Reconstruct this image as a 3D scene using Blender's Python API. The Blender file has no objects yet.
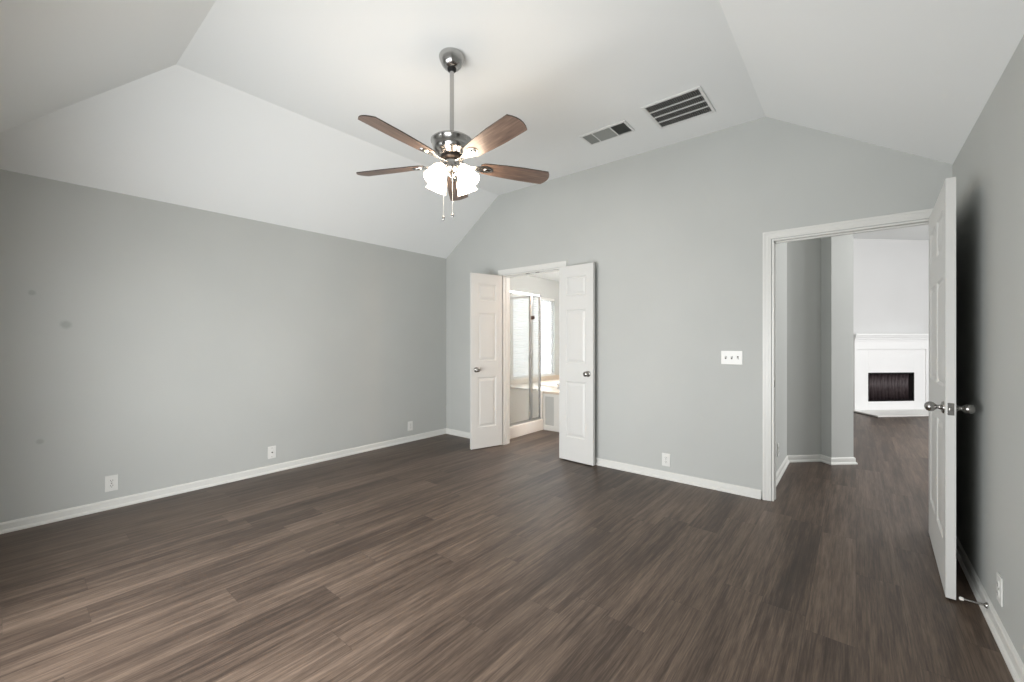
import bpy, bmesh, math, random
from mathutils import Vector, Matrix

random.seed(7)
S = bpy.context.scene
COL = S.collection
PI = math.pi
R = math.radians


def lin(c):
    c = c / 255.0
    return c / 12.92 if c <= 0.04045 else ((c + 0.055) / 1.055) ** 2.4


def rgb(r, g, b):
    return (lin(r), lin(g), lin(b), 1.0)


# ------------------------------------------------------------------ camera
cam_d = bpy.data.cameras.new('camera')
cam_d.sensor_width = 36.0
cam_d.lens = 418.0 / 1024.0 * 36.0
cam_d.clip_start = 0.02
cam_d.clip_end = 100
cam = bpy.data.objects.new('camera', cam_d)
COL.objects.link(cam)
cam.location = (0, 0, 1.27)
cam.rotation_euler = (R(90), 0, math.atan(344 / 418.0))
S.camera = cam

# ------------------------------------------------------------------ world, lights, exposure
W = bpy.data.worlds.new('sky')
S.world = W
W.use_nodes = True
W.node_tree.nodes['Background'].inputs[0].default_value = (0.93, 0.97, 1.0, 1)
W.node_tree.nodes['Background'].inputs[1].default_value = 1.2


def area_light(name, loc, direction, sx, sy, power, color=(1, 1, 1), spread=180):
    d = bpy.data.lights.new(name, 'AREA')
    d.shape = 'RECTANGLE'
    d.size = sx
    d.size_y = sy
    d.energy = power
    d.color = color
    d.spread = R(spread)
    o = bpy.data.objects.new(name, d)
    COL.objects.link(o)
    o.location = loc
    o.rotation_euler = Vector(direction).to_track_quat('-Z', 'Y').to_euler()
    return o


# area light added in an unseen opening of the wall behind the camera
area_light('bedroom_rear_fill', (-1.75, -0.30, 0.92), (-0.20, 1, 0), 2.5, 1.5, 56, (0.98, 0.99, 1.0), 150)
# daylight through the living room window (wall on the right, out of view)
area_light('living_window_daylight', (4.90, 7.4, 1.6), (-1, 0, 0), 2.6, 2.3, 78, (0.98, 0.98, 1.0))
# daylight through the bathroom window
area_light('bath_window_daylight', (-4.56, 5.95, 1.35), (1, 0, 0), 1.3, 1.5, 27, (0.97, 0.985, 1.0))


def bulb_light(name, loc, power, color, size=0.1):
    d = bpy.data.lights.new(name, 'POINT')
    d.energy = power
    d.color = color
    d.shadow_soft_size = size
    o = bpy.data.objects.new(name, d)
    COL.objects.link(o)
    o.location = loc


# warm bathroom vanity lamp, then fill lights added to brighten bathroom and living room
bulb_light('bath_vanity_light', (-1.45, 4.75, 1.95), 21, (1.0, 0.64, 0.40))
bulb_light('bath_fill_light', (-2.6, 5.6, 2.2), 46, (0.97, 0.98, 1.0))
bulb_light('living_fill_light', (1.9, 6.4, 2.45), 62, (1.0, 0.98, 0.95))

S.view_settings.view_transform = 'Standard'
S.view_settings.look = 'None'
S.view_settings.gamma = 1.0
S.view_settings.exposure = 0.78
S.view_settings.use_curve_mapping = False


# ------------------------------------------------------------------ materials
def mat(name, color, rough=0.5, metal=0.0, spec=0.5, **kw):
    m = bpy.data.materials.new(name)
    m.use_nodes = True
    b = m.node_tree.nodes['Principled BSDF']
    b.inputs['Base Color'].default_value = color
    b.inputs['Roughness'].default_value = rough
    b.inputs['Metallic'].default_value = metal
    b.inputs['Specular IOR Level'].default_value = spec
    if 'emit' in kw:
        b.inputs['Emission Color'].default_value = kw['emit']
        b.inputs['Emission Strength'].default_value = kw.get('strength', 1.0)
    if 'trans' in kw:
        b.inputs['Transmission Weight'].default_value = kw['trans']
    return m


class NT:
    """small helper to wire shader nodes"""

    def __init__(self, m):
        self.t = m.node_tree
        self.b = self.t.nodes['Principled BSDF']

    def n(self, kind, **props):
        o = self.t.nodes.new(kind)
        for k, v in props.items():
            setattr(o, k, v)
        return o

    def put(self, sock, v):
        if hasattr(v, 'is_linked') or isinstance(v, bpy.types.NodeSocket):
            self.t.links.new(v, sock)
        else:
            sock.default_value = v

    def math(self, op, a, b=0.0, c=None):
        o = self.n('ShaderNodeMath', operation=op)
        self.put(o.inputs[0], a)
        self.put(o.inputs[1], b)
        if c is not None:
            self.put(o.inputs[2], c)
        return o.outputs[0]

    def coords(self):
        tc = self.n('ShaderNodeTexCoord')
        sp = self.n('ShaderNodeSeparateXYZ')
        self.t.links.new(tc.outputs['Object'], sp.inputs[0])
        return tc.outputs['Object'], sp.outputs

    def comb(self, x, y, z):
        o = self.n('ShaderNodeCombineXYZ')
        self.put(o.inputs[0], x)
        self.put(o.inputs[1], y)
        self.put(o.inputs[2], z)
        return o.outputs[0]

    def noise(self, vec, scale, detail=3.0, rough=0.55):
        o = self.n('ShaderNodeTexNoise')
        self.t.links.new(vec, o.inputs['Vector'])
        o.inputs['Scale'].default_value = scale
        o.inputs['Detail'].default_value = detail
        o.inputs['Roughness'].default_value = rough
        return o.outputs['Fac']

    def ramp(self, fac, stops):
        o = self.n('ShaderNodeValToRGB')
        self.put(o.inputs[0], fac)
        e = o.color_ramp.elements
        while len(e) < len(stops):
            e.new(0.5)
        for el, (p, c) in zip(e, stops):
            el.position = p
            el.color = c
        return o.outputs[0]

    def mix(self, fac, a, b, blend='MIX'):
        o = self.n('ShaderNodeMix', data_type='RGBA', blend_type=blend)
        self.put(o.inputs[0], fac)
        self.put(o.inputs[6], a)
        self.put(o.inputs[7], b)
        return o.outputs[2]

    def bump(self, h, strength, dist=0.01):
        o = self.n('ShaderNodeBump')
        o.inputs['Strength'].default_value = strength
        o.inputs['Distance'].default_value = dist
        self.t.links.new(h, o.inputs['Height'])
        self.t.links.new(o.outputs[0], self.b.inputs['Normal'])


def paint(name, color, rough=0.6, marks=None):
    m = mat(name, color, rough, spec=0.3)
    k = NT(m)
    obv, s = k.coords()
    fine = k.noise(obv, 220, 2)
    k.bump(fine, 0.06, 0.002)
    broad = k.noise(obv, 1.1, 2)
    c = k.mix(0.05, color, k.ramp(broad, [(0.3, (0.25, 0.25, 0.25, 1)), (0.7, (0.8, 0.8, 0.8, 1))]), 'OVERLAY')
    for (y, z, r, a) in (marks or []):          # scuffs left on the paint
        dy = k.math('SUBTRACT', s[1], y)
        dz = k.math('SUBTRACT', s[2], z)
        d = k.math('SQRT', k.math('ADD', k.math('MULTIPLY', dy, dy), k.math('MULTIPLY', dz, dz)))
        d = k.math('ADD', d, k.math('MULTIPLY', k.noise(obv, 40, 2), r * 0.4))
        mr = k.n('ShaderNodeMapRange', interpolation_type='SMOOTHSTEP')
        k.put(mr.inputs[0], d)
        mr.inputs[1].default_value = r * 0.6
        mr.inputs[2].default_value = r * 1.35
        mr.inputs[3].default_value = a
        mr.inputs[4].default_value = 0.0
        c = k.mix(mr.outputs[0], c, rgb(95, 95, 90))
    k.put(k.b.inputs['Base Color'], c)
    return m


def plank_floor():
    m = mat('vinyl_plank_floor', rgb(90, 75, 66), 0.42, spec=0.4)
    k = NT(m)
    obv, s = k.coords()
    wdt, ln = 0.178, 1.22
    xs = k.math('DIVIDE', s[0], wdt)
    row = k.math('FLOOR', xs)
    wn = k.n('ShaderNodeTexWhiteNoise', noise_dimensions='1D')
    k.put(wn.inputs['W'], row)
    ys = k.math('ADD', k.math('DIVIDE', s[1], ln), wn.outputs['Value'])
    colm = k.math('FLOOR', ys)
    w2 = k.n('ShaderNodeTexWhiteNoise', noise_dimensions='2D')
    k.put(w2.inputs['Vector'], k.comb(row, colm, 0.0))
    pid = w2.outputs['Value']
    off = k.math('MULTIPLY', pid, 37.0)
    # long streaks along the plank, then fine grain
    streak = k.noise(k.comb(k.math('MULTIPLY', s[0], 34.0), k.math('ADD', k.math('MULTIPLY', s[1], 1.35), off), off), 1.0, 5, 0.65)
    cath = k.noise(k.comb(k.math('MULTIPLY', s[0], 9.0), k.math('ADD', k.math('MULTIPLY', s[1], 1.1), off), off), 1.0, 2, 0.5)
    grain = k.noise(k.comb(k.math('MULTIPLY', s[0], 170.0), k.math('ADD', k.math('MULTIPLY', s[1], 6.5), off), off), 1.0, 3, 0.7)
    v = k.math('ADD', k.math('MULTIPLY', streak, 0.42), k.math('MULTIPLY', cath, 0.18))
    v = k.math('ADD', v, k.math('MULTIPLY', grain, 0.40))
    v = k.math('ADD', v, k.math('MULTIPLY', k.math('SUBTRACT', pid, 0.5), 0.085))
    c = k.ramp(v, [(0.30, rgb(41, 33, 27)), (0.44, rgb(65, 53, 45)), (0.54, rgb(91, 77, 66)), (0.71, rgb(126, 109, 96))])
    # seams
    fx = k.math('FRACT', xs)
    fy = k.math('FRACT', ys)
    ex = k.math('MINIMUM', fx, k.math('SUBTRACT', 1.0, fx))
    ey = k.math('MINIMUM', fy, k.math('SUBTRACT', 1.0, fy))
    sx = k.math('LESS_THAN', ex, 0.007)
    sy = k.math('LESS_THAN', ey, 0.0013)
    seam = k.math('MAXIMUM', k.math('MULTIPLY', sx, 0.6), k.math('MULTIPLY', sy, 0.5))
    c = k.mix(k.math('MULTIPLY', seam, 0.55), c, rgb(28, 23, 20))
    k.put(k.b.inputs['Base Color'], c)
    k.put(k.b.inputs['Roughness'], k.math('ADD', 0.36, k.math('MULTIPLY', grain, 0.16)))
    k.bump(k.math('SUBTRACT', k.math('MULTIPLY', grain, 0.5), seam), 0.10, 0.002)
    return m


def blade_wood():
    m = mat('fan_blade_wood', rgb(110, 78, 62), 0.38, spec=0.5)
    k = NT(m)
    obv, s = k.coords()
    g = k.noise(k.comb(k.math('MULTIPLY', s[0], 5.0), k.math('MULTIPLY', s[1], 70.0), s[2]), 1.0, 4, 0.6)
    c = k.ramp(g, [(0.3, rgb(78, 64, 56)), (0.55, rgb(108, 89, 78)), (0.75, rgb(134, 113, 100))])
    k.put(k.b.inputs['Base Color'], c)
    return m


def brushed(name, color, rough):
    m = mat(name, color, rough, 1.0)
    k = NT(m)
    obv, s = k.coords()
    g = k.noise(k.comb(k.math('MULTIPLY', s[0], 3.0), k.math('MULTIPLY', s[1], 3.0), k.math('MULTIPLY', s[2], 400.0)), 1.0, 2)
    k.put(k.b.inputs['Roughness'], k.math('ADD', rough - 0.06, k.math('MULTIPLY', g, 0.12)))
    return m


def clear_glass(name, tint, haze=0.08):
    m = bpy.data.materials.new(name)
    m.use_nodes = True
    t = m.node_tree
    out = t.nodes['Material Output']
    t.nodes.remove(t.nodes['Principled BSDF'])
    tr = t.nodes.new('ShaderNodeBsdfTransparent')
    tr.inputs[0].default_value = tint
    gl = t.nodes.new('ShaderNodeBsdfGlossy')
    gl.inputs['Roughness'].default_value = 0.03
    df = t.nodes.new('ShaderNodeBsdfDiffuse')
    df.inputs[0].default_value = (0.85, 0.87, 0.87, 1)
    m1 = t.nodes.new('ShaderNodeMixShader')
    m1.inputs[0].default_value = 0.06
    m2 = t.nodes.new('ShaderNodeMixShader')
    m2.inputs[0].default_value = haze
    t.links.new(tr.outputs[0], m1.inputs[1])
    t.links.new(gl.outputs[0], m1.inputs[2])
    t.links.new(m1.outputs[0], m2.inputs[1])
    t.links.new(df.outputs[0], m2.inputs[2])
    t.links.new(m2.outputs[0], out.inputs[0])
    return m


def translucent(name, color, amount):
    m = bpy.data.materials.new(name)
    m.use_nodes = True
    t = m.node_tree
    out = t.nodes['Material Output']
    t.nodes.remove(t.nodes['Principled BSDF'])
    a = t.nodes.new('ShaderNodeBsdfDiffuse')
    a.inputs[0].default_value = color
    b = t.nodes.new('ShaderNodeBsdfTranslucent')
    b.inputs[0].default_value = color
    x = t.nodes.new('ShaderNodeMixShader')
    x.inputs[0].default_value = amount
    t.links.new(a.outputs[0], x.inputs[1])
    t.links.new(b.outputs[0], x.inputs[2])
    t.links.new(x.outputs[0], out.inputs[0])
    return m


WALL = rgb(180, 182, 179)
M_WALL = paint('grey_wall_paint', WALL)
M_WALL_MARKED = paint('grey_wall_paint_with_scuffs', WALL, marks=[(0.281, 1.387, 0.034, 0.30), (0.122, 1.601, 0.022, 0.25), (0.158, 0.573, 0.022, 0.25)])
M_CEIL = paint('white_ceiling_paint', rgb(231, 233, 232), 0.75)
M_LIVING = paint('pale_living_room_paint', rgb(206, 206, 205))
M_FIRE = mat('white_fireplace_paint', rgb(238, 238, 237), 0.4)
M_TRIM = mat('white_trim_paint', rgb(212, 212, 208), 0.35, spec=0.4)
M_DOOR = mat('white_door_paint', rgb(205, 205, 202), 0.38, spec=0.4)
M_FLOOR = plank_floor()
M_WOOD = blade_wood()
M_BLADE_EDGE = mat('fan_blade_dark_edge', rgb(52, 44, 39), 0.45)
M_NICKEL = brushed('brushed_nickel', (0.46, 0.455, 0.445, 1), 0.22)
M_KNOB = brushed('satin_nickel', (0.36, 0.35, 0.335, 1), 0.22)
M_CHROME = mat('shower_chrome', (0.48, 0.48, 0.475, 1), 0.25, 1.0)
M_BLACK = mat('black_hole', rgb(12, 12, 12), 0.8)
M_DARK = mat('dark_slot', rgb(50, 50, 48), 0.7)
M_PLATE = mat('white_plastic', rgb(216, 216, 212), 0.35)
M_GLOBE = mat('lit_frosted_glass', (1, 0.95, 0.88, 1), 0.4, emit=(1.0, 0.80, 0.60, 1), strength=12.0)
M_GLASS = clear_glass('shower_glass', (0.95, 0.96, 0.955, 1), 0.13)
M_PANE = clear_glass('window_glass', (0.97, 0.98, 0.98, 1), 0.0)
M_BLIND = translucent('white_blind_slat', (0.66, 0.67, 0.68, 1), 0.30)
M_ACRYL = mat('white_acrylic', rgb(238, 235, 230), 0.25)
M_TILE = mat('bath_deck_tile', rgb(205, 192, 176), 0.25)
M_HEARTH = mat('hearth_tile', rgb(214, 212, 208), 0.3)
M_BRONZE = mat('dark_bronze', rgb(98, 72, 58), 0.4, 0.7)
M_GRILL = mat('white_grille_enamel', rgb(218, 219, 217), 0.45)


# ------------------------------------------------------------------ mesh building
class MB:
    def __init__(self):
        self.v, self.f, self.s = [], [], []

    def add(self, verts, faces, mtx=None, smooth=False):
        b = len(self.v)
        self.v += [tuple(mtx @ Vector(p)) if mtx else tuple(p) for p in verts]
        self.f += [tuple(b + i for i in f) for f in faces]
        self.s += [smooth] * len(faces)
        return self

    def box(self, x0, y0, z0, x1, y1, z1, mtx=None):
        v = [(x0, y0, z0), (x1, y0, z0), (x1, y1, z0), (x0, y1, z0), (x0, y0, z1), (x1, y0, z1), (x1, y1, z1), (x0, y1, z1)]
        return self.add(v, [(0, 3, 2, 1), (4, 5, 6, 7), (0, 1, 5, 4), (1, 2, 6, 5), (2, 3, 7, 6), (3, 0, 4, 7)], mtx)

    def prism(self, pts, h0, h1, axis='z', mtx=None):
        """extrude a 2D outline"""
        n = len(pts)
        def P(p, h):
            return {'z': (p[0], p[1], h), 'y': (p[0], h, p[1]), 'x': (h, p[0], p[1])}[axis]
        v = [P(p, h0) for p in pts] + [P(p, h1) for p in pts]
        f = [tuple(range(n))[::-1], tuple(range(n, 2 * n))]
        f += [(i, (i + 1) % n, n + (i + 1) % n, n + i) for i in range(n)]
        return self.add(v, f, mtx)

    def lathe(self, prof, n=24, mtx=None, cap=True, smooth=True):
        """spin (radius, height) pairs about z"""
        v, f = [], []
        for r, z in prof:
            for i in range(n):
                a = 2 * PI * i / n
                v.append((r * math.cos(a), r * math.sin(a), z))
        for k in range(len(prof) - 1):
            for i in range(n):
                j = (i + 1) % n
                f.append((k * n + i, k * n + j, (k + 1) * n + j, (k + 1) * n + i))
        self.add(v, f, mtx, smooth)
        if cap:
            m = len(prof) - 1
            self.add(v[:n], [tuple(range(n))[::-1]], mtx)
            self.add(v[m * n:], [tuple(range(n))], mtx)
        return self

    def tube(self, path, r, n=8, mtx=None):
        pts = [Vector(p) for p in path]
        v, f = [], []
        for k, p in enumerate(pts):
            d = (pts[min(k + 1, len(pts) - 1)] - pts[max(k - 1, 0)]).normalized()
            a = d.orthogonal().normalized() if k == 0 else (a - d * a.dot(d)).normalized()
            b = d.cross(a)
            for i in range(n):
                t = 2 * PI * i / n
                v.append(p + a * r * math.cos(t) + b * r * math.sin(t))
        for k in range(len(pts) - 1):
            for i in range(n):
                j = (i + 1) % n
                f.append((k * n + i, k * n + j, (k + 1) * n + j, (k + 1) * n + i))
        self.add(v, f, mtx, True)
        self.add(v[:n], [tuple(range(n))[::-1]], mtx)
        self.add(v[-n:], [tuple(range(n))], mtx)
        return self

    def sweep(self, prof, path):
        """carry a closed (out, z) profile along a floor polyline; 'out' is to the left of travel"""
        pts = [Vector((p[0], p[1])) for p in path]
        n = len(prof)
        v, f = [], []
        for k, p in enumerate(pts):
            d0 = (p - pts[k - 1]).normalized() if k else None
            d1 = (pts[k + 1] - p).normalized() if k < len(pts) - 1 else None
            if d0 is None: d0 = d1
            if d1 is None: d1 = d0
            n0, n1 = Vector((-d0.y, d0.x)), Vector((-d1.y, d1.x))
            mi = n0 + n1
            mi = mi / max(mi.dot(n0), 0.2)
            for o, z in prof:
                q = p + mi * o
                v.append((q.x, q.y, z))
        for k in range(len(pts) - 1):
            for i in range(n):
                j = (i + 1) % n
                f.append((k * n + i, (k + 1) * n + i, (k + 1) * n + j, k * n + j))
        f.append(tuple(range(n)))
        f.append(tuple(range((len(pts) - 1) * n, len(pts) * n))[::-1])
        return self.add(v, f)

    def build(self, name, material, parent=None, bevel=0.0, loc=None, rot=None):
        me = bpy.data.meshes.new(name)
        me.from_pydata(self.v, [], self.f)
        for p, s in zip(me.polygons, self.s):
            p.use_smooth = s
        me.materials.append(material)
        bm = bmesh.new()
        bm.from_mesh(me)
        bmesh.ops.recalc_face_normals(bm, faces=bm.faces)
        bm.to_mesh(me)
        bm.free()
        o = bpy.data.objects.new(name, me)
        COL.objects.link(o)
        if parent: o.parent = parent
        if loc: o.location = loc
        if rot: o.rotation_euler = rot
        if bevel:
            b = o.modifiers.new('bevel', 'BEVEL')
            b.width = bevel
            b.segments = 2
            b.limit_method = 'ANGLE'
        return o


def tag(o, label, cat, group=None, kind=None):
    o['label'] = label
    o['category'] = cat
    if group: o['group'] = group
    if kind: o['kind'] = kind
    return o


def empty(name, loc, label, cat, rotz=0.0, group=None, kind=None):
    o = bpy.data.objects.new(name, None)
    o.empty_display_size = 0.1
    COL.objects.link(o)
    o.location = loc
    o.rotation_euler = (0, 0, rotz)
    return tag(o, label, cat, group, kind)


def T(x, y, z):
    return Matrix.Translation((x, y, z))


def holed_wall(name, axis, pos, thick, u0, u1, z0, z1, holes, material):
    """wall slab at axis=pos..pos+thick with rectangular holes (u0, u1, z0, z1)"""
    us = sorted({u0, u1, *[h[0] for h in holes], *[h[1] for h in holes]})
    zs = sorted({z0, z1, *[h[2] for h in holes], *[h[3] for h in holes]})
    solid = {}
    for i in range(len(us) - 1):
        for k in range(len(zs) - 1):
            cu, cz = (us[i] + us[i + 1]) / 2, (zs[k] + zs[k + 1]) / 2
            solid[i, k] = not any(h[0] < cu < h[1] and h[2] < cz < h[3] for h in holes)
    bm = bmesh.new()
    cache = {}
    def V(u, w, z):
        key = (round(u, 5), round(w, 5), round(z, 5))
        if key not in cache:
            cache[key] = bm.verts.new((w, u, z) if axis == 'x' else (u, w, z))
        return cache[key]
    a, b = pos, pos + thick
    for (i, k), s in solid.items():
        if not s: continue
        p, q, c, d = us[i], us[i + 1], zs[k], zs[k + 1]
        for w in (a, b):
            bm.faces.new([V(p, w, c), V(q, w, c), V(q, w, d), V(p, w, d)])
        if not solid.get((i - 1, k)): bm.faces.new([V(p, a, c), V(p, b, c), V(p, b, d), V(p, a, d)])
        if not solid.get((i + 1, k)): bm.faces.new([V(q, a, c), V(q, b, c), V(q, b, d), V(q, a, d)])
        if not solid.get((i, k - 1)): bm.faces.new([V(p, a, c), V(p, b, c), V(q, b, c), V(q, a, c)])
        if not solid.get((i, k + 1)): bm.faces.new([V(p, a, d), V(p, b, d), V(q, b, d), V(q, a, d)])
    bmesh.ops.recalc_face_normals(bm, faces=bm.faces)
    me = bpy.data.meshes.new(name)
    bm.to_mesh(me)
    bm.free()
    me.materials.append(material)
    o = bpy.data.objects.new(name, me)
    COL.objects.link(o)
    return o


# ------------------------------------------------------------------ main dimensions (metres)
XL, XR, YB, YR = -4.364, 0.480, 3.875, -0.26      # left, right, back, rear wall faces
HW, HF = 2.405, 3.065                               # wall plate height, flat ceiling height
CX0, CX1, CY0 = -3.405, -0.558, 0.71                 # edges of the flat ceiling
WT = 0.115
DO = (-3.335, -2.475)                               # bathroom opening
EO = (-0.515, 0.415)                                # entry opening
DH = 2.075                                          # opening height
YH = YB + WT                                        # far face of the back wall

# ------------------------------------------------------------------ setting: shell
fl = MB().box(XL - 0.2, YR - 0.2, -0.12, 5.3, 11.8, 0.0).build('floor', M_FLOOR)
tag(fl, 'dark taupe wood plank floor running through the empty bedroom', 'floor', kind='structure')

hmL = holed_wall('wall_left', 'x', XL - WT, WT, YR - WT, YH, 0, HW + 0.02, [], M_WALL_MARKED)
tag(hmL, 'long grey bedroom wall on the left with faint scuff marks', 'wall', kind='structure')
wb = holed_wall('wall_back', 'y', YB, WT, XL, 1.42, 0, 3.20, [(DO[0], DO[1], 0, DH), (EO[0], EO[1], 0, DH)], M_WALL)
tag(wb, 'grey gabled bedroom wall holding both open doorways', 'wall', kind='structure')
wr = holed_wall('wall_right', 'x', XR, WT, YR - WT, YB, 0, HW + 0.02, [], M_WALL)
tag(wr, 'grey bedroom wall at the right edge behind the open entry door', 'wall', kind='structure')
wq = holed_wall('wall_rear', 'y', YR - WT, WT, XL, XR, 0, HW + 0.02, [(-3.05, -0.45, 0.15, 1.70)], M_WALL)  # opening added for the rear area light
tag(wq, 'grey bedroom wall behind the camera with an added light opening', 'wall', kind='structure')

# vaulted ceiling: flat centre, sloped left, right and rear
e = 0.03
def slope(x0, z0, x1, z1, d):
    return z0 - (z1 - z0) / abs(x1 - x0) * d
zl = HW - (HF - HW) / (CX0 - XL) * e
zr = HW - (HF - HW) / (XR - CX1) * e
zq = HW - (HF - HW) / (CY0 - YR) * e
cm = MB()
yf = YB + 0.03
low = [(XL, YR, HW), (XR, YR, HW), (XR, yf, HW), (XL, yf, HW)]
hi = [(CX0, CY0, HF), (CX1, CY0, HF), (CX1, yf, HF), (CX0, yf, HF)]
up = 0.12
verts = low + hi + [(x, y, z + up) for x, y, z in low + hi]
cm.add(verts, [(4, 5, 6, 7), (0, 4, 7, 3), (1, 2, 6, 5), (0, 1, 5, 4),
               (12, 15, 14, 13), (8, 11, 15, 12), (9, 13, 14, 10), (8, 12, 13, 9),
               (0, 3, 11, 8), (1, 9, 10, 2), (0, 8, 9, 1), (3, 7, 15, 11), (7, 6, 14, 15), (6, 2, 10, 14)])
ce = cm.build('ceiling', M_CEIL)
tag(ce, 'white vaulted bedroom ceiling with flat centre and sloped sides', 'ceiling', kind='structure')

# ------------------------------------------------------------------ setting: baseboards
BB = [(0, 0), (0.024, 0), (0.024, 0.010), (0.019, 0.019), (0.013, 0.022), (0.012, 0.058), (0.008, 0.066), (0.0, 0.070)]


def baseboard(name, path, label, material=None):
    o = MB().sweep(BB, path).build(name, material or M_TRIM)
    return tag(o, label, 'baseboard', kind='structure')


CW = 0.062      # casing width
baseboard('baseboard_left', [(XL, YB), (XL, YR)], 'long white baseboard under the left bedroom wall')
baseboard('baseboard_back', [(DO[0] - CW, YB), (XL, YB)], 'short white baseboard in the far left corner beside the bathroom door')
baseboard('baseboard_middle', [(EO[0] - CW - 0.012, YB), (DO[1] + CW, YB)], 'white baseboard between the bathroom and entry doorways')
baseboard('baseboard_right', [(XR, YR), (XR, YB - 0.002)], 'white baseboard under the right wall behind the entry door')

# ------------------------------------------------------------------ setting: door frames
CASE = [(0.0, 0.0), (0.062, 0.0), (0.062, 0.013), (0.050, 0.018), (0.030, 0.015), (0.012, 0.011), (0.0, 0.008)]


def casing_mesh(x0, x1, top, wr_, y):
    """flat casing around an opening on the room face (y decreasing into the room)"""
    m = MB()
    r = 0.006
    def member(p0, p1, p2, p3):
        m.prism([p0, p1, p2, p3], y - 0.016, y, 'y')
        cx = sum(p[0] for p in (p0, p1, p2, p3)) / 4
        cz = sum(p[1] for p in (p0, p1, p2, p3)) / 4
    wl = CW
    a0, a1 = x0 - wl, x0 - r + 0.006
    def frame(o, i, d0, d1):
        """picture-frame strip between outset o and inset i"""
        k = lambda q, lim: min(q, lim)
        m.prism([(x0 - o, 0), (x0 - i, 0), (x0 - i, top + i), (x0 - o, top + o)], y - d1, y - d0, 'y')
        m.prism([(x0 - o, top + o), (x0 - i, top + i), (x1 + k(i, wr_), top + i), (x1 + k(o, wr_), top + o)], y - d1, y - d0, 'y')
        if wr_ > i:
            m.prism([(x1 + i, 0), (x1 + k(o, wr_), 0), (x1 + k(o, wr_), top + o), (x1 + i, top + i)], y - d1, y - d0, 'y')
    frame(CW, 0.046, 0.0, 0.019)
    frame(0.046, 0.020, 0.0, 0.014)
    frame(0.020, 0.005, 0.0, 0.010)
    return m


def door_frame(name, x0, x1, label, right_w):
    o = casing_mesh(x0, x1, DH, right_w, YB).build(name, M_TRIM)
    tag(o, label, 'door frame', kind='structure')
    j = MB()
    t = 0.012
    for xa, xb in ((x0 - 0.0, x0 + t), (x1 - t, x1)):
        j.box(xa, YB - 0.004, 0, xb, YH + 0.004, DH - t)
    j.box(x0, YB - 0.004, DH - t, x1, YH + 0.004, DH)
    # door stop beads
    j.box(x0 + t, YB + 0.045, 0, x0 + t + 0.006, YB + 0.075, DH - t - 0.010)
    j.box(x1 - t - 0.006, YB + 0.045, 0, x1 - t, YB + 0.075, DH - t - 0.010)
    j.box(x0 + t, YB + 0.045, DH - t - 0.010, x1 - t, YB + 0.075, DH - t)
    j.build('jamb', M_TRIM, o)
    # casing on the far side of the wall
    h = MB()
    for (p0, p1) in (((x0 - CW, 0), (x0 - 0.005, DH + CW)), ((x1 + 0.005, 0), (x1 + CW, DH + CW))):
        h.box(p0[0], YH, 0, p1[0], YH + 0.016, DH + CW)
    h.box(x0 - 0.005, YH, DH + 0.005, x1 + 0.005, YH + 0.016, DH + CW)
    h.build('far_casing', M_TRIM, o)
    return o


f1 = door_frame('trim_1', DO[0], DO[1], 'white casing and jamb around the bathroom double doorway', CW)
cat = MB()
for x in (-2.97, -2.83):
    cat.box(x - 0.025, YB + 0.012, DH - 0.017, x + 0.025, YB + 0.034, DH - 0.0135)
cat.build('ball_catch', M_KNOB, f1)
f2 = door_frame('trim_2', EO[0], EO[1], 'white casing and jamb around the entry doorway to the hall', 0.058)
sp = MB().box(EO[0] + 0.0115, YB + 0.010, 0.90, EO[0] + 0.0135, YB + 0.040, 0.96)
sp.build('strike_plate', M_KNOB, f2)


# ------------------------------------------------------------------ doors
def leaf_mesh(w, t, z0, z1, cols, rows):
    """panelled door leaf, local x along the leaf, y through its thickness"""
    m = MB()
    xs = sorted({0, w, *[c for col in cols for c in col]})
    zs = sorted({z0, z1, *[c for r in rows for c in r]})
    for side in (0, 1):
        y = 0 if side == 0 else t
        sg = 1 if side == 0 else -1
        for i in range(len(xs) - 1):
            for k in range(len(zs) - 1):
                a, b, c, d = xs[i], xs[i + 1], zs[k], zs[k + 1]
                if (a, b) in cols and (c, d) in rows:
                    rings = [(0, 0), (0.010, 0.008), (0.020, 0.009), (0.042, 0.002)]
                    v = []
                    for ins, dep in rings:
                        yy = y + sg * dep
                        v += [(a + ins, yy, c + ins), (b - ins, yy, c + ins), (b - ins, yy, d - ins), (a + ins, yy, d - ins)]
                    f = []
                    for q in range(len(rings) - 1):
                        for s in range(4):
                            s2 = (s + 1) % 4
                            f.append((q * 4 + s, q * 4 + s2, q * 4 + 4 + s2, q * 4 + 4 + s))
                    f.append((12, 13, 14, 15))
                    m.add(v, f)
                else:
                    m.add([(a, y, c), (b, y, c), (b, y, d), (a, y, d)], [(0, 1, 2, 3)])
    m.add([(0, 0, z0), (w, 0, z0), (w, t, z0), (0, t, z0), (0, 0, z1), (w, 0, z1), (w, t, z1), (0, t, z1)],
          [(0, 3, 2, 1), (4, 5, 6, 7), (1, 2, 6, 5), (3, 0, 4, 7)])
    return m


def build_leaf(m, parent):
    o = m.build('door_leaf', M_DOOR, parent)
    bm = bmesh.new()
    bm.from_mesh(o.data)
    bmesh.ops.remove_doubles(bm, verts=bm.verts, dist=0.0002)
    bmesh.ops.recalc_face_normals(bm, faces=bm.faces)
    bm.to_mesh(o.data)
    bm.free()
    return o


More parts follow.
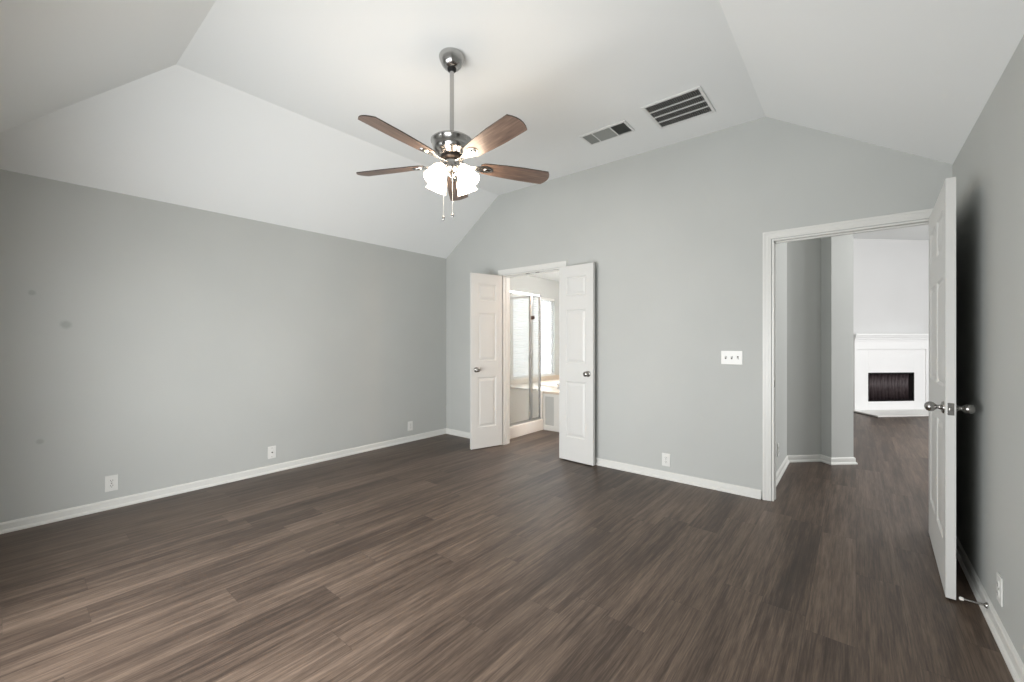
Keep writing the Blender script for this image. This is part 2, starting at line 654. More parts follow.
KN = [(0.031, 0.0), (0.031, 0.004), (0.026, 0.008), (0.014, 0.011), (0.0105, 0.017), (0.0105, 0.025), (0.015, 0.030), (0.022, 0.037),
      (0.0245, 0.046), (0.0245, 0.053), (0.021, 0.062), (0.013, 0.069), (0.005, 0.071)]
KN_ROUND = [(0.031, 0.0), (0.031, 0.005), (0.024, 0.009), (0.012, 0.012), (0.011, 0.024), (0.019, 0.030), (0.0265, 0.040), (0.0275, 0.048),
            (0.024, 0.056), (0.014, 0.061), (0.005, 0.062)]


def knob(parent, x, z, y, side, prof, pin=False):
    m = MB().lathe(prof, 24)
    rot = (R(90), 0, 0) if side < 0 else (R(-90), 0, 0)
    o = m.build('knob', M_KNOB, parent, loc=(x, y, z), rot=rot)
    return o


def hinge_set(parent, x, y, t):
    for z in (0.20, 1.03, 1.86):
        h = MB().lathe([(0.006, z - 0.045), (0.006, z + 0.045)], 10, T(x, y, 0))
        h.box(x, y - 0.0015, z - 0.044, x + 0.03, y + 0.0015, z + 0.044)
        h.build('hinge', M_KNOB, parent)


ROWS = [(0.255, 0.845), (1.035, 1.600), (1.745, 1.945)]
LW, LT = 0.424, 0.035
COL1 = [(0.085, LW - 0.085)]
d1 = empty('door_1', (-3.352, YB - 0.020, 0), 'narrow white panelled bathroom door leaf swung open at the left of its doorway', 'door', R(-106.5), kind='structure')
build_leaf(leaf_mesh(LW, LT, 0.012, 2.062, COL1, ROWS), d1)
knob(d1, LW - 0.062, 0.935, LT, 1, KN_ROUND)
knob(d1, LW - 0.062, 0.935, 0.0, -1, KN_ROUND)
hinge_set(d1, 0.0, -0.003, LT)
d2 = empty('door_2', (-2.466, YB - 0.040, 0), 'narrow white panelled bathroom door leaf folded back against the grey wall', 'door', R(-3.6), kind='structure')
build_leaf(leaf_mesh(LW, LT, 0.012, 2.062, COL1, ROWS), d2)
for ch in d2.children:
    ch.location.y = -LT
knob(d2, LW - 0.062, 0.935, -LT, -1, KN_ROUND)
hinge_set(d2, 0.0, 0.006, LT)
# entry door, swung right back beside the wall
EW = 0.925
ang = math.atan2(-0.936, -0.030)
d3 = empty('door_3', (0.369, YB - 0.012, 0), 'tall white six panel entry door standing open near the right wall', 'door', ang, kind='structure')
build_leaf(leaf_mesh(EW, 0.036, 0.012, 2.068, [(0.115, 0.415), (0.510, 0.810)], ROWS), d3)
knob(d3, EW - 0.065, 0.937, 0.0, -1, KN)
knob(d3, EW - 0.065, 0.937, 0.036, 1, KN)
lp = MB().box(EW, 0.006, 0.907, EW + 0.0015, 0.030, 0.967).build('latch_plate', M_KNOB, d3, 0.0006)
lb = MB().box(EW + 0.001, 0.012, 0.929, EW + 0.009, 0.024, 0.945).build('latch_bolt', M_KNOB, lp, 0.002)
hinge_set(d3, -0.004, 0.040, 0.036)

# ------------------------------------------------------------------ wall plates
def outlet(name, loc, rotz, label, kind='duplex', group='wall outlets'):
    """cover plate with its face toward local -y"""
    t = empty(name, loc, label, 'outlet', rotz, group)
    w, h = (0.074, 0.118)
    p = MB().prism([(-w / 2, -h / 2), (w / 2, -h / 2), (w / 2, h / 2), (-w / 2, h / 2)], -0.007, 0, 'y')
    p.build('cover_plate', M_PLATE, t, 0.0025)
    if kind == 'duplex':
        for dz in (-0.0195, 0.0195):
            rc = MB().lathe([(0.0165, 0.0), (0.0165, 0.003), (0.015, 0.0038)], 20, Matrix.Rotation(R(90), 4, 'X') @ T(0, 0, 0.0065))
            r_ = rc.build('receptacle', M_PLATE, t, loc=(0, 0, dz))
            sl = MB()
            sl.box(-0.0075, -0.0108, -0.001, -0.0050, -0.0098, 0.008)
            sl.box(0.0050, -0.0108, -0.001, 0.0075, -0.0098, 0.008)
            sl.lathe([(0.0026, 0.0), (0.0026, 0.001)], 10, T(0, -0.0098, -0.0075) @ Matrix.Rotation(R(90), 4, 'X'))
            sl.build('slots', M_DARK, r_)
        MB().lathe([(0.003, 0), (0.003, 0.001)], 10, T(0, -0.007, 0) @ Matrix.Rotation(R(90), 4, 'X')).build('screw', M_KNOB, t)
    else:
        MB().lathe([(0.0065, 0), (0.0065, 0.003), (0.0045, 0.003), (0.0045, 0.010), (0.002, 0.010)], 14,
                   T(0, -0.007, 0) @ Matrix.Rotation(R(90), 4, 'X')).build('coax_jack', M_KNOB, t)
        for dz in (-0.042, 0.042):
            MB().lathe([(0.003, 0), (0.003, 0.001)], 10, T(0, -0.007, dz) @ Matrix.Rotation(R(90), 4, 'X')).build('screw', M_KNOB, t)
    return t


outlet('wall_outlet', (XL, 0.518, 0.191), R(90), 'white duplex outlet nearest the camera on the left wall')
outlet('cable_outlet', (XL, 1.645, 0.194), R(90), 'white plate with one round cable jack in the middle of the left wall', 'coax')
outlet('wall_outlet', (XL, 3.270, 0.194), R(90), 'white duplex outlet on the left wall near the far corner')
outlet('wall_outlet', (-1.350, YB, 0.177), 0, 'white duplex outlet low on the back wall below the light switches')
outlet('wall_outlet', (XR, 2.715, 0.205), R(-90), 'white duplex outlet on the right wall beside the door stop')
outlet('wall_outlet', (-0.56, 4.555, 0.264), R(90), 'small white outlet on the hall wall seen through the entry doorway')

sw = empty('light_switch_plate', (-0.803, YB, 1.131), 'white three gang light switch plate beside the entry doorway', 'light switch')
pw, ph = 0.163, 0.115
MB().box(-pw / 2, -0.007, -ph / 2, pw / 2, 0, ph / 2).build('cover_plate', M_PLATE, sw, 0.0025)
for i, dx in enumerate((-0.046, 0.0, 0.046)):
    fr = MB().box(dx - 0.0055, -0.0076, -0.0125, dx + 0.0055, -0.0068, 0.0125).build('toggle_slot', M_DARK, sw)
    if i < 2:
        MB().prism([(-0.0070, -0.004), (-0.0070, 0.006), (-0.019, 0.013), (-0.020, 0.006)], dx - 0.004, dx + 0.004, 'x').build('toggle', M_PLATE, fr)
    else:
        MB().prism([(-0.0070, -0.006), (-0.0070, 0.004), (-0.020, -0.006), (-0.019, -0.013)], dx - 0.004, dx + 0.004, 'x').build('toggle', M_PLATE, fr)
    for dz in (-0.030, 0.030):
        MB().lathe([(0.003, 0), (0.003, 0.001)], 10, T(dx, -0.007, dz) @ Matrix.Rotation(R(90), 4, 'X')).build('screw', M_PLATE, sw)

# door stop on the right baseboard
ds = empty('door_stop', (XR - 0.013, 2.875, 0.052), 'thin spring door stop sticking out of the right baseboard', 'door stop', R(180))
MB().lathe([(0.013, 0), (0.013, 0.004), (0.008, 0.010)], 14, Matrix.Rotation(R(90), 4, 'Y')).build('base_flange', M_KNOB, ds)
pts = []
for i in range(0, 241):
    a = 2 * PI * i / 12
    pts.append((0.008 + 0.068 * i / 240, 0.0048 * math.cos(a), 0.0048 * math.sin(a)))
MB().tube(pts, 0.0013, 5).build('spring', M_KNOB, ds)
MB().lathe([(0.007, 0), (0.008, 0.004), (0.008, 0.012), (0.005, 0.015)], 14, T(0.075, 0, 0) @ Matrix.Rotation(R(90), 4, 'Y')).build('rubber_tip', M_PLATE, ds)

# ------------------------------------------------------------------ ceiling vents
rg = empty('return_air_grille', (-1.060, 3.317, HF), 'large square ceiling grille with four dark louvred rows', 'air vent')
gx, gy = 0.216, 0.211
fm = MB()
bz = 0.008
iw, il = 0.194, 0.186
for a in ((-gx, -gy, -iw, gy), (iw, -gy, gx, gy), (-iw, -gy, iw, -il), (-iw, il, iw, gy)):
    fm.box(a[0], a[1], -bz, a[2], a[3], 0)
fm.build('frame', M_GRILL, rg, 0.003)
MB().box(-iw, -il, -0.0015, iw, il, -0.0005).build('duct_opening', M_BLACK, rg)
rowh = 2 * il / 4
for k in range(1, 4):
    y = -il + rowh * k
    MB().box(-iw, y - 0.006, -bz, iw, y + 0.006, -0.002).build('divider_bar', M_GRILL, rg)
lv = MB()
for k in range(4):
    y0 = -il + rowh * k
    n = 26
    for i in range(n):
        x = -iw + (i + 0.5) * 2 * iw / n
        lv.box(x - 0.0012, y0 + 0.006, -0.010, x + 0.0012, y0 + rowh - 0.006, -0.002)
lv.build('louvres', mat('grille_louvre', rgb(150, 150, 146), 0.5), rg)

sr = empty('supply_register', (-1.660, 3.305, HF), 'small ceiling register with three louvred sections left of the big grille', 'air vent')
gx, gy, iw, il = 0.210, 0.106, 0.190, 0.084
fm = MB()
for a in ((-gx, -gy, -iw, gy), (iw, -gy, gx, gy), (-iw, -gy, iw, -il), (-iw, il, iw, gy)):
    fm.box(a[0], a[1], -0.010, a[2], a[3], 0)
fm.build('frame', M_GRILL, sr, 0.003)
MB().box(-iw, -il, -0.0012, iw, il, -0.0004).build('duct_opening', M_BLACK, sr)
x1_, x2_ = -0.100, 0.068
for x in (x1_, x2_):
    MB().box(x - 0.005, -il, -0.010, x + 0.005, il, -0.001).build('divider_bar', M_GRILL, sr)
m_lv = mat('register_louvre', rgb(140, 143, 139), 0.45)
def fins(a, b, tilt, n, along_y):
    m = MB()
    for i in range(n):
        if along_y:
            x = a + (i + 0.5) * (b - a) / n
            m.box(-0.0006, -il, -0.007, 0.0006, il, 0.007, T(x, 0, -0.008) @ Matrix.Rotation(R(tilt), 4, 'Y'))
        else:
            y = -il + (i + 0.5) * 2 * il / n
            m.box(a, -0.0006, -0.007, b, 0.0006, 0.007, T(0, y, -0.008) @ Matrix.Rotation(R(tilt), 4, 'X'))
    m.build('louvres', m_lv, sr)
fins(-iw, x1_ - 0.005, 62, 8, True)
fins(x1_ + 0.005, x2_ - 0.005, 48, 11, False)
fins(x2_ + 0.005, iw, -14, 11, True)

# ------------------------------------------------------------------ ceiling fan
FX, FY = -1.963, 1.790
fan = empty('ceiling_fan', (FX, FY, HF), 'brushed nickel ceiling fan with five brown wooden blades and lit glass shades', 'ceiling fan')


def Z(z):
    return z - HF


MB().lathe([(0.076, 0.0), (0.080, -0.008), (0.080, -0.016), (0.075, -0.032), (0.062, -0.060), (0.048, -0.076), (0.030, -0.084)], 36).build('canopy', M_NICKEL, fan)
MB().lathe([(0.028, -0.083), (0.026, -0.096), (0.016, -0.102)], 24).build('hanger_ball', M_BLACK, fan)
MB().lathe([(0.0135, -0.10), (0.0135, Z(2.54))], 20).build('downrod', M_NICKEL, fan)
MB().lathe([(0.020, Z(2.562)), (0.022, Z(2.546)), (0.034, Z(2.542)), (0.100, Z(2.539)), (0.120, Z(2.535)), (0.131, Z(2.527)), (0.131, Z(2.520)), (0.125, Z(2.514)),
            (0.120, Z(2.484)), (0.114, Z(2.464)), (0.100, Z(2.450)), (0.090, Z(2.446)), (0.084, Z(2.434)), (0.060, Z(2.428))], 40).build('motor_housing', M_NICKEL, fan)
MB().lathe([(0.060, Z(2.432)), (0.072, Z(2.424)), (0.072, Z(2.412)), (0.058, Z(2.404))], 32).build('flywheel', mat('fan_dark_ring', rgb(60, 52, 46), 0.4, 0.6), fan)
MB().lathe([(0.048, Z(2.408)), (0.054, Z(2.398)), (0.054, Z(2.358)), (0.048, Z(2.338)), (0.034, Z(2.322)), (0.018, Z(2.314)), (0.010, Z(2.302)), (0.004, Z(2.298))], 32).build('light_kit_body', M_NICKEL, fan)

PITCH = -13
ZB = 2.385
for k in range(5):
    a = R(-11.5 + 72 * k)
    rotm = Matrix.Rotation(a, 4, 'Z') @ T(0, 0, Z(ZB)) @ Matrix.Rotation(R(PITCH), 4, 'X')
    # outline of a blade: x outward, y across
    out = []
    r0, r1 = 0.185, 0.670
    w0, w1 = 0.052, 0.070
    out += [(r0, -0.034), (r0 + 0.018, -w0 + 0.004), (r0 + 0.06, -w0 - 0.003)]
    out += [(r0 + 0.16, -w0 - 0.012), (r0 + 0.28, -w1), (r1 - 0.028, -w1)]
    for q in range(1, 6):
        t = q / 6
        y = -w1 + 2 * w1 * t
        out.append((r1 - 0.028 + 0.028 * (1 - (2 * t - 1) ** 2), y))
    out += [(r1 - 0.028, w1), (r0 + 0.28, w1), (r0 + 0.16, w0 + 0.012), (r0 + 0.06, w0 + 0.003), (r0 + 0.018, w0 - 0.004), (r0, 0.034)]
    bl_ = MB().prism(out, -0.003, 0.003)
    b = bl_.build('blade', M_WOOD, fan)
    b.data.materials.append(M_BLADE_EDGE)
    for p in b.data.polygons[1:]:
        p.material_index = 1
    b.matrix_basis = rotm
    # iron that holds the blade: a flat waisted arm below it with an oval boss
    ir = MB()
    arm = [(0.062, -0.018), (0.110, -0.012), (0.150, -0.016), (0.185, -0.030), (0.215, -0.036), (0.245, -0.030), (0.268, -0.014),
           (0.275, 0.0), (0.268, 0.014), (0.245, 0.030), (0.215, 0.036), (0.185, 0.030), (0.150, 0.016), (0.110, 0.012), (0.062, 0.018)]
    ir.prism(arm, -0.0075, -0.0032)
    i_ = ir.build('blade_iron', M_NICKEL, fan, 0.0012)
    i_.matrix_basis = rotm
    bo = MB()
    ring = Matrix.Translation((0.238, 0, -0.0075)) @ Matrix.Diagonal((1.35, 0.8, 1, 1))
    bo.lathe([(0.022, 0.0), (0.021, -0.004), (0.015, -0.007), (0.004, -0.008)], 20, ring)
    bo.build('medallion', M_KNOB, i_)

SH = [(0.020, 0.0), (0.026, -0.006), (0.032, -0.018), (0.046, -0.040), (0.055, -0.065), (0.058, -0.085), (0.062, -0.104), (0.068, -0.116)]
SHI = [(r - 0.003, z) for r, z in SH][::-1]
view = math.atan2(-FY, -FX)
for k in range(4):
    a = view + R(45 + 90 * k)
    base = Matrix.Rotation(a, 4, 'Z') @ T(0.085, 0, Z(2.350)) @ Matrix.Rotation(R(-30), 4, 'Y')
    arm = MB().tube([Matrix.Rotation(a, 4, 'Z') @ Vector(p) for p in ((0.040, 0, Z(2.355)), (0.060, 0, Z(2.362)), (0.075, 0, Z(2.356)), (0.083, 0, Z(2.338)))], 0.009, 10)
    ar = arm.build('lamp_arm', M_NICKEL, fan)
    MB().lathe([(0.018, 0.010), (0.024, 0.004), (0.024, -0.010), (0.020, -0.014)], 20, base).build('socket_cup', M_NICKEL, ar)
    s_ = MB().lathe([(r, z - 0.006) for r, z in SH] + [(r, z - 0.006) for r, z in SHI], 28, base, cap=False)
    # lamp bulb inside
    so = s_.build('lamp_shade', M_GLOBE, fan)
    MB().lathe([(0.010, -0.014), (0.014, -0.030), (0.026, -0.055), (0.028, -0.072), (0.020, -0.088), (0.006, -0.094)], 18, base).build('bulb', M_GLOBE, so)

vx = Matrix.Rotation(view, 4, 'Z')
for (p, q, zb) in ((0.030, -0.052, 2.045), (0.030, 0.004, 2.062)):
    pt = vx @ Vector((p, q, 0))
    c_ = MB()
    n = 60
    z_t = 2.315
    for i in range(n):
        z = z_t + (zb - z_t) * i / (n - 1)
        c_.lathe([(0.0005, Z(z) + 0.0022), (0.0014, Z(z)), (0.0005, Z(z) - 0.0022)], 6, T(pt.x, pt.y, 0))
    ch = c_.build('pull_chain', M_PLATE, fan)
    MB().lathe([(0.0025, Z(zb)), (0.007, Z(zb) - 0.006), (0.008, Z(zb) - 0.016), (0.005, Z(zb) - 0.026), (0.002, Z(zb) - 0.028)], 12, T(pt.x, pt.y, 0)).build('chain_fob', M_KNOB, ch)

# ------------------------------------------------------------------ bathroom beyond the double doors
XBR, YBB, HB = -1.15, 6.95, 2.40
WY0, WY1, WZ0, WZ1 = 5.33, 6.56, 0.63, 2.06
o = holed_wall('wall_bath_left', 'x', XL - WT, WT, YH, YBB + WT, 0, HB + 0.08, [(WY0, WY1, WZ0, WZ1)], M_WALL)
tag(o, 'grey outer bathroom wall around the bright window', 'wall', kind='structure')
o = holed_wall('wall_bath_back', 'y', YBB, WT, XL, XBR, 0, HB + 0.08, [], M_WALL)
tag(o, 'grey far wall of the bathroom', 'wall', kind='structure')
o = holed_wall('wall_bath_right', 'x', XBR, WT, YH, YBB + WT, 0, HB + 0.08, [], M_WALL)
tag(o, 'grey bathroom wall hidden behind the right door leaf', 'wall', kind='structure')
o = MB().box(XL, YH, HB, XBR, YBB, HB + 0.08).build('ceiling_bath', M_CEIL)
tag(o, 'white bathroom ceiling seen above the double doorway', 'ceiling', kind='structure')

# window with frame, sill, panes
wf = MB()
x0, x1 = XL - 0.10, XL - 0.055
for (a, b, c, d) in ((WY0, WY0 + 0.05, WZ0, WZ1), (WY1 - 0.05, WY1, WZ0, WZ1), (WY0, WY1, WZ0, WZ0 + 0.05), (WY0, WY1, WZ1 - 0.05, WZ1),
                     ((WY0 + WY1) / 2 - 0.03, (WY0 + WY1) / 2 + 0.03, WZ0, WZ1)):
    wf.box(x0, a, c, x1, b, d)
w1 = wf.build('window_1', M_TRIM)
tag(w1, 'bright bathroom window above the tub, covered by white blinds', 'window', kind='structure')
MB().box(XL - 0.08, WY0 + 0.05, WZ0 + 0.05, XL - 0.076, WY1 - 0.05, WZ1 - 0.05).build('pane', M_PANE, w1)
MB().box(XL - 0.05, WY0 + 0.001, WZ0, XL + 0.02, WY1 - 0.001, WZ0 + 0.02).build('window_sill', M_TRIM, w1)


def blind(y0, y1, label):
    t = empty('window_blind', (XL - 0.026, (y0 + y1) / 2, WZ1), label, 'blind', 0, 'bathroom window blinds')
    L = (y1 - y0) / 2 - 0.004
    MB().box(-0.02, -L, -0.045, 0.022, L, -0.002).build('headrail', M_TRIM, t)
    m = MB()
    n = 34
    top, bot = -0.06, WZ0 - WZ1 + 0.045
    for i in range(n):
        z = top + (bot - top) * i / (n - 1)
        m.box(-0.0185, -L, -0.0007, 0.0185, L, 0.0007, T(0, 0, z) @ Matrix.Rotation(R(40), 4, 'Y'))
    m.build('slats', M_BLIND, t)
    MB().box(-0.016, -L, bot - 0.022, 0.016, L, bot - 0.010).build('bottom_rail', M_TRIM, t)
    for s in (-0.6, 0.6):
        MB().tube([(0.02, s * L, -0.045), (0.02, s * L, bot - 0.012)], 0.0012, 6).build('ladder_cord', M_PLATE, t)


ym = 6.13
blind(WY0 + 0.002, ym, 'white slatted blind over the window half seen through the shower glass')
blind(ym, WY1 - 0.002, 'white slatted blind over the right half of the bathroom window')

# tub deck and tub in the window corner
YT = 4.94
XT = -2.9
tub = empty('bathtub', (XT, YT, 0), 'white garden tub set in a tan tiled deck below the bathroom window', 'bathtub')
DZ = 0.555


def G(m):   # build in world coordinates under the tub's empty
    return Matrix.Translation((-XT, -YT, 0))


dk = MB()
hole = (-3.95, -3.12, 5.45, 6.75)
for (a, b, c, d) in ((XL, XT, YT - 0.03, hole[2]), (XL, XT, hole[3], YBB), (XL, hole[0], hole[2], hole[3]), (hole[1], XT + 0.03, hole[2], hole[3])):
    dk.box(max(a, XL + 0.006), c, DZ - 0.035, b, min(d, YBB - 0.006), DZ, G(0))
dk.build('deck_top', M_TILE, tub, 0.004)
sk = MB()
sk.box(-3.47, YT - 0.014, 0.07, XT - 0.012, YT + 0.006, DZ - 0.035, G(0))
sk.box(XT - 0.03, YT + 0.006, 0.0, XT - 0.012, YBB - 0.006, DZ - 0.035, G(0))
sk.build('skirt_panel', M_WALL, tub)
st = MB()
for (a, b) in ((-3.47, -3.437), (-3.282, -2.912)):
    st.box(a, YT - 0.026, 0.06, b, YT - 0.012, DZ - 0.035, G(0))
st.box(-3.437, YT - 0.026, DZ - 0.075, -3.282, YT - 0.012, DZ - 0.035, G(0))
st.build('skirt_trim', M_TRIM, tub)
MB().box(-3.47, YT - 0.030, 0.0, -2.905, YT + 0.006, 0.07, G(0)).build('skirt_base', M_TRIM, tub, 0.003)
bs = MB()
cxh, cyh = (hole[0] + hole[1]) / 2, (hole[2] + hole[3]) / 2
rx, ry = (hole[1] - hole[0]) / 2, (hole[3] - hole[2]) / 2


def srect(sx, sy, n=32, p=4.0):
    res = []
    for i in range(n):
        a = 2 * PI * i / n
        c, s = math.cos(a), math.sin(a)
        res.append((sx * math.copysign(abs(c) ** (2 / p), c), sy * math.copysign(abs(s) ** (2 / p), s)))
    return res


rings = [(rx + 0.05, ry + 0.05, DZ), (rx + 0.05, ry + 0.05, DZ + 0.02), (rx + 0.03, ry + 0.03, DZ + 0.03), (rx - 0.03, ry - 0.03, DZ + 0.025),
         (rx - 0.06, ry - 0.06, DZ - 0.05), (rx - 0.14, ry - 0.14, 0.16), (rx - 0.22, ry - 0.24, 0.12)]
v, f = [], []
for sx, sy, z in rings:
    v += [(cxh + p[0], cyh + p[1], z) for p in srect(sx, sy)]
for k in range(len(rings) - 1):
    for i in range(32):
        j = (i + 1) % 32
        f.append((k * 32 + i, k * 32 + j, (k + 1) * 32 + j, (k + 1) * 32 + i))
f.append(tuple(range((len(rings) - 1) * 32, len(rings) * 32)))
bs.add(v, f, G(0), True)
bs.build('basin', M_ACRYL, tub)
fa = MB()
fy, fx = 5.24, -3.30
fa.lathe([(0.028, DZ), (0.026, DZ + 0.02), (0.016, DZ + 0.03), (0.015, DZ + 0.10)], 16, G(0) @ T(fx, fy, 0))
fa.tube([(fx, fy, DZ + 0.09), (fx - 0.01, fy + 0.04, DZ + 0.13), (fx - 0.03, fy + 0.11, DZ + 0.13), (fx - 0.035, fy + 0.14, DZ + 0.10)], 0.013, 10, G(0))
for dx in (-0.11, 0.11):
    fa.lathe([(0.026, DZ), (0.024, DZ + 0.02), (0.014, DZ + 0.03), (0.014, DZ + 0.05), (0.026, DZ + 0.06), (0.022, DZ + 0.085), (0.006, DZ + 0.09)], 14, G(0) @ T(fx + dx, fy, 0))
fa.build('faucet', M_CHROME, tub)
ts = MB().box(XL + 0.003, YT + 0.30, DZ, XL + 0.012, YBB - 0.012, DZ + 0.075, G(0))
ts.box(XL + 0.003, YBB - 0.014, DZ, XT, YBB - 0.003, DZ + 0.16, G(0))
ts.build('tile_splash', M_TILE, tub)

# shower
XS = -3.47
Y0S, Y1S = YH + 0.02, 4.895
sh = empty('shower_enclosure', (XS, Y0S, 0), 'glass shower enclosure with chrome frame on a white curb inside the bathroom', 'shower')
Q = Matrix.Translation((-XS, -Y0S, 0))
ZC, ZT = 0.155, 1.93
MB().box(XS - 0.09, Y0S, 0, XS + 0.02, YT - 0.034, ZC, Q).build('curb', M_ACRYL, sh, 0.008)
pn = MB().box(XL + 0.002, Y0S, 0, XS - 0.09, YT - 0.055, 0.06, Q)
pn.build('shower_pan', M_ACRYL, sh)
kw_ = MB().box(XL + 0.002, YT - 0.055, 0, XS - 0.09, YT - 0.034, DZ, Q).box(XS - 0.09, YT - 0.055, ZC, XS - 0.0, YT - 0.035, DZ, Q)
kw_.build('low_wall', M_ACRYL, sh)
ws = MB().box(XL + 0.001, Y0S, 0.06, XL + 0.012, YT - 0.055, 1.95, Q).box(XL + 0.012, Y0S, 0.06, XS - 0.04, Y0S + 0.012, 1.95, Q)
ws.build('wall_surround', M_ACRYL, sh)


def bar(name, *b):
    return MB().box(*b, Q).build(name, M_CHROME, sh, 0.003)


YP = 4.665          # door post
bar('header_rail', XS - 0.050, Y0S, ZT - 0.03, XS - 0.018, Y1S, ZT)
bar('bottom_rail', XS - 0.055, Y0S, ZC, XS - 0.010, Y1S, ZC + 0.028)
bar('post', XS - 0.052, YP - 0.022, ZC, XS - 0.014, YP + 0.022, ZT)
bar('post', XS - 0.048, Y1S - 0.028, ZC, XS - 0.018, Y1S, ZT)
bar('post', XS - 0.048, Y0S, ZC, XS - 0.018, Y0S + 0.025, ZT)
bar('header_rail', XL + 0.012, Y1S - 0.03, ZT - 0.03, XS - 0.050, Y1S - 0.005, ZT)
bar('bottom_rail', XL + 0.012, Y1S - 0.03, DZ, XS - 0.048, Y1S - 0.005, DZ + 0.02)
MB().box(XS - 0.036, Y0S + 0.025, ZC + 0.028, XS - 0.031, YP - 0.022, ZT - 0.03, Q).build('glass_door', M_GLASS, sh)
MB().box(XS - 0.036, YP + 0.022, ZC + 0.028, XS - 0.031, Y1S - 0.028, ZT - 0.03, Q).build('glass_panel', M_GLASS, sh)
MB().box(XL + 0.012, Y1S - 0.02, DZ + 0.02, XS - 0.050, Y1S - 0.015, ZT - 0.03, Q).build('glass_panel', M_GLASS, sh)
hd = MB()
hd.tube([(XS - 0.031, YP - 0.045, 1.14), (XS + 0.005, YP - 0.045, 1.14), (XS + 0.005, YP - 0.045, 1.04), (XS - 0.031, YP - 0.045, 1.04)], 0.009, 10, Q)
hd.build('handle', M_CHROME, sh)
hk = empty('round_hook', (XS - 0.0135, YP + 0.012, 1.595), 'small round dark bronze hook high on the shower door post', 'hook')
MB().lathe([(0.028, 0.0), (0.028, 0.006), (0.020, 0.012)], 20, Matrix.Rotation(R(90), 4, 'Y')).build('disc', M_BRONZE, hk)
MB().lathe([(0.020, 0.012), (0.024, 0.020), (0.024, 0.028), (0.014, 0.034)], 20, Matrix.Rotation(R(90), 4, 'Y')).build('cap', mat('dark_bronze_cap', rgb(70, 52, 44), 0.35, 0.6), hk)

# ------------------------------------------------------------------ hall and living room beyond the entry door
HL = 3.14
ND = 0.70711
CLN = [(-0.56, YH + 0.02), (-0.56, 5.225), (-0.285, 5.50), (-0.195, 5.410), (-0.020, 5.585), (-0.71, 6.275), (-1.5, 6.275)]
path = CLN[::-1]
o = MB().sweep([(0, 0), (0, HL + 0.05), (0.10, HL + 0.05), (0.10, 0)], CLN).build('wall_hall_left', M_WALL)
tag(o, 'grey hall wall with angled corner seen through the entry doorway', 'wall', kind='structure')
baseboard('baseboard_hall', path[1:], 'white baseboard around the angled hall corner through the entry doorway')


def slab(name, p, q, label, m=M_LIVING, hole=None):
    o = MB().sweep([(0, 0), (0, HL + 0.05), (0.10, HL + 0.05), (0.10, 0)], [p, q]).build(name, m)
    return tag(o, label, 'wall', kind='structure')


FP = Vector((-0.056, 9.818))
slab('wall_living_left', (-1.5, 6.175), (-1.5, FP.y - (FP.x + 1.5)), 'pale living room side wall')
slab('wall_fireplace', (-1.5, FP.y - (FP.x + 1.5)), (1.4, FP.y + 1.4 - FP.x), 'pale angled living room wall behind the white fireplace')
slab('wall_living_back', (1.4, 11.27), (5.0, 11.27), 'pale far living room wall')
o = holed_wall('wall_living_right', 'x', 5.0, WT, YH, 11.4, 0, HL + 0.05, [(6.0, 8.8, 0.4, 2.8)], M_LIVING)
tag(o, 'pale living room wall with wide windows', 'wall', kind='structure')
o = holed_wall('wall_living_near', 'y', YH, WT, 1.3, 5.0, 0, HL + 0.05, [], M_LIVING)
tag(o, 'pale living room wall beside the hall', 'wall', kind='structure')
o = MB().box(-1.6, YH, HL, 5.1, 11.4, HL + 0.1).build('ceiling_living', M_CEIL)
tag(o, 'white living room ceiling above the fireplace', 'ceiling', kind='structure')

# fireplace: local x along the wall, -y toward the room
fp = empty('fireplace', (FP.x - 0.075, FP.y - 0.075, 0), 'white corner fireplace with dark firebox and stepped mantel in the far living room', 'fireplace', R(45))
FW = 1.48
BX0, BX1, BZ0, BZ1 = 0.285, 1.195, 0.185, 0.700
PD = 0.14
su = MB()
su.box(0.02, -PD, 0.03, BX0, 0, 1.12)
su.box(BX1, -PD, 0.03, FW - 0.02, 0, 1.12)
su.box(BX0, -PD, 0.03, BX1, 0, BZ0)
su.box(BX0, -PD, BZ1, BX1, 0, 1.12)
su.build('surround', M_FIRE, fp, 0.003)
fz = MB()
fz.box(0.0, -PD - 0.02, 1.12, FW, 0, 1.27)
fz.box(0.0, -PD - 0.02, 0.03, 0.06, -PD + 0.01, 1.12)
fz.box(FW - 0.06, -PD - 0.02, 0.03, FW, -PD + 0.01, 1.12)
fz.build('mantel_frieze', M_FIRE, fp, 0.003)
ms = MB()
for a, z0, z1 in ((0.010, 1.265, 1.30), (0.030, 1.30, 1.335), (0.055, 1.335, 1.365), (0.085, 1.365, 1.40)):
    ms.box(-a * 0.6, -PD - 0.02 - a, z0, FW + a * 0.6, 0, z1)
ms.build('mantel_shelf', M_FIRE, fp, 0.006)
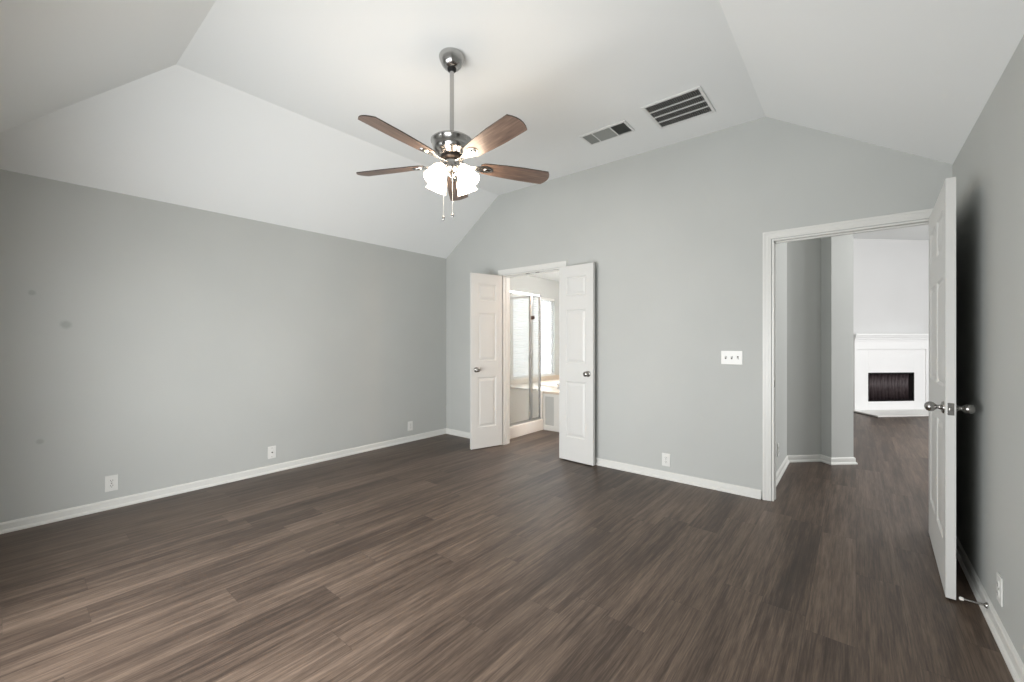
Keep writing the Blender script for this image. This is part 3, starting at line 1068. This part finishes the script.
fb = MB()
fb.box(BX0, -0.012, BZ0, BX1, -0.004, BZ1)
fb.box(BX0 + 0.0, -PD + 0.012, BZ0, BX0 + 0.006, -0.012, BZ1)
fb.box(BX1 - 0.006, -PD + 0.012, BZ0, BX1, -0.012, BZ1)
fb.box(BX0, -PD + 0.012, BZ1 - 0.006, BX1, -0.012, BZ1)
fb.box(BX0, -PD + 0.012, BZ0, BX1, -0.012, BZ0 + 0.006)
fb.build('firebox', mat('dark_firebox', rgb(40, 34, 36), 0.8), fp)  # inside coloured evenly dark
fr = MB()
t = 0.018
fr.box(BX0, -PD - 0.004, BZ1 - t, BX1, -PD + 0.014, BZ1)
fr.box(BX0, -PD - 0.004, BZ0, BX1, -PD + 0.014, BZ0 + t * 0.6)
fr.box(BX0, -PD - 0.004, BZ0, BX0 + t * 0.5, -PD + 0.014, BZ1)
fr.box(BX1 - t, -PD - 0.004, BZ0, BX1, -PD + 0.014, BZ1)
fr.build('firebox_frame', M_BLACK, fp)
cu = MB()
n = 56
v = []
for i in range(n + 1):
    x = BX0 + 0.02 + (BX1 - BX0 - 0.05) * i / n
    y = -0.075 + 0.012 * math.sin(i * 1.35) + 0.006 * math.sin(i * 0.5)
    v += [(x, y, BZ0 + 0.02), (x, y, BZ1 - 0.03)]
cu.add(v, [(2 * i, 2 * i + 2, 2 * i + 3, 2 * i + 1) for i in range(n)], None, True)
co = cu.build('mesh_screen', mat('brown_mesh_screen', rgb(56, 45, 47), 0.55, 0.2), fp)
so = co.modifiers.new('thick', 'SOLIDIFY')
so.thickness = 0.003
he = MB().prism([(-0.11, -0.69), (1.0, -0.69), (FW + 0.10, 0), (0.0, 0)], 0.012, 0.034).build('hearth', M_HEARTH, fp, 0.003)
MB().prism([(-0.10, -0.68), (0.99, -0.68), (FW + 0.09, 0), (0.01, 0)], 0.0, 0.012).build('hearth_shadow_line', mat('hearth_shadow_gap', rgb(120, 116, 112), 0.6), fp)  # grey strip coloured as the shadow line below the hearth slab
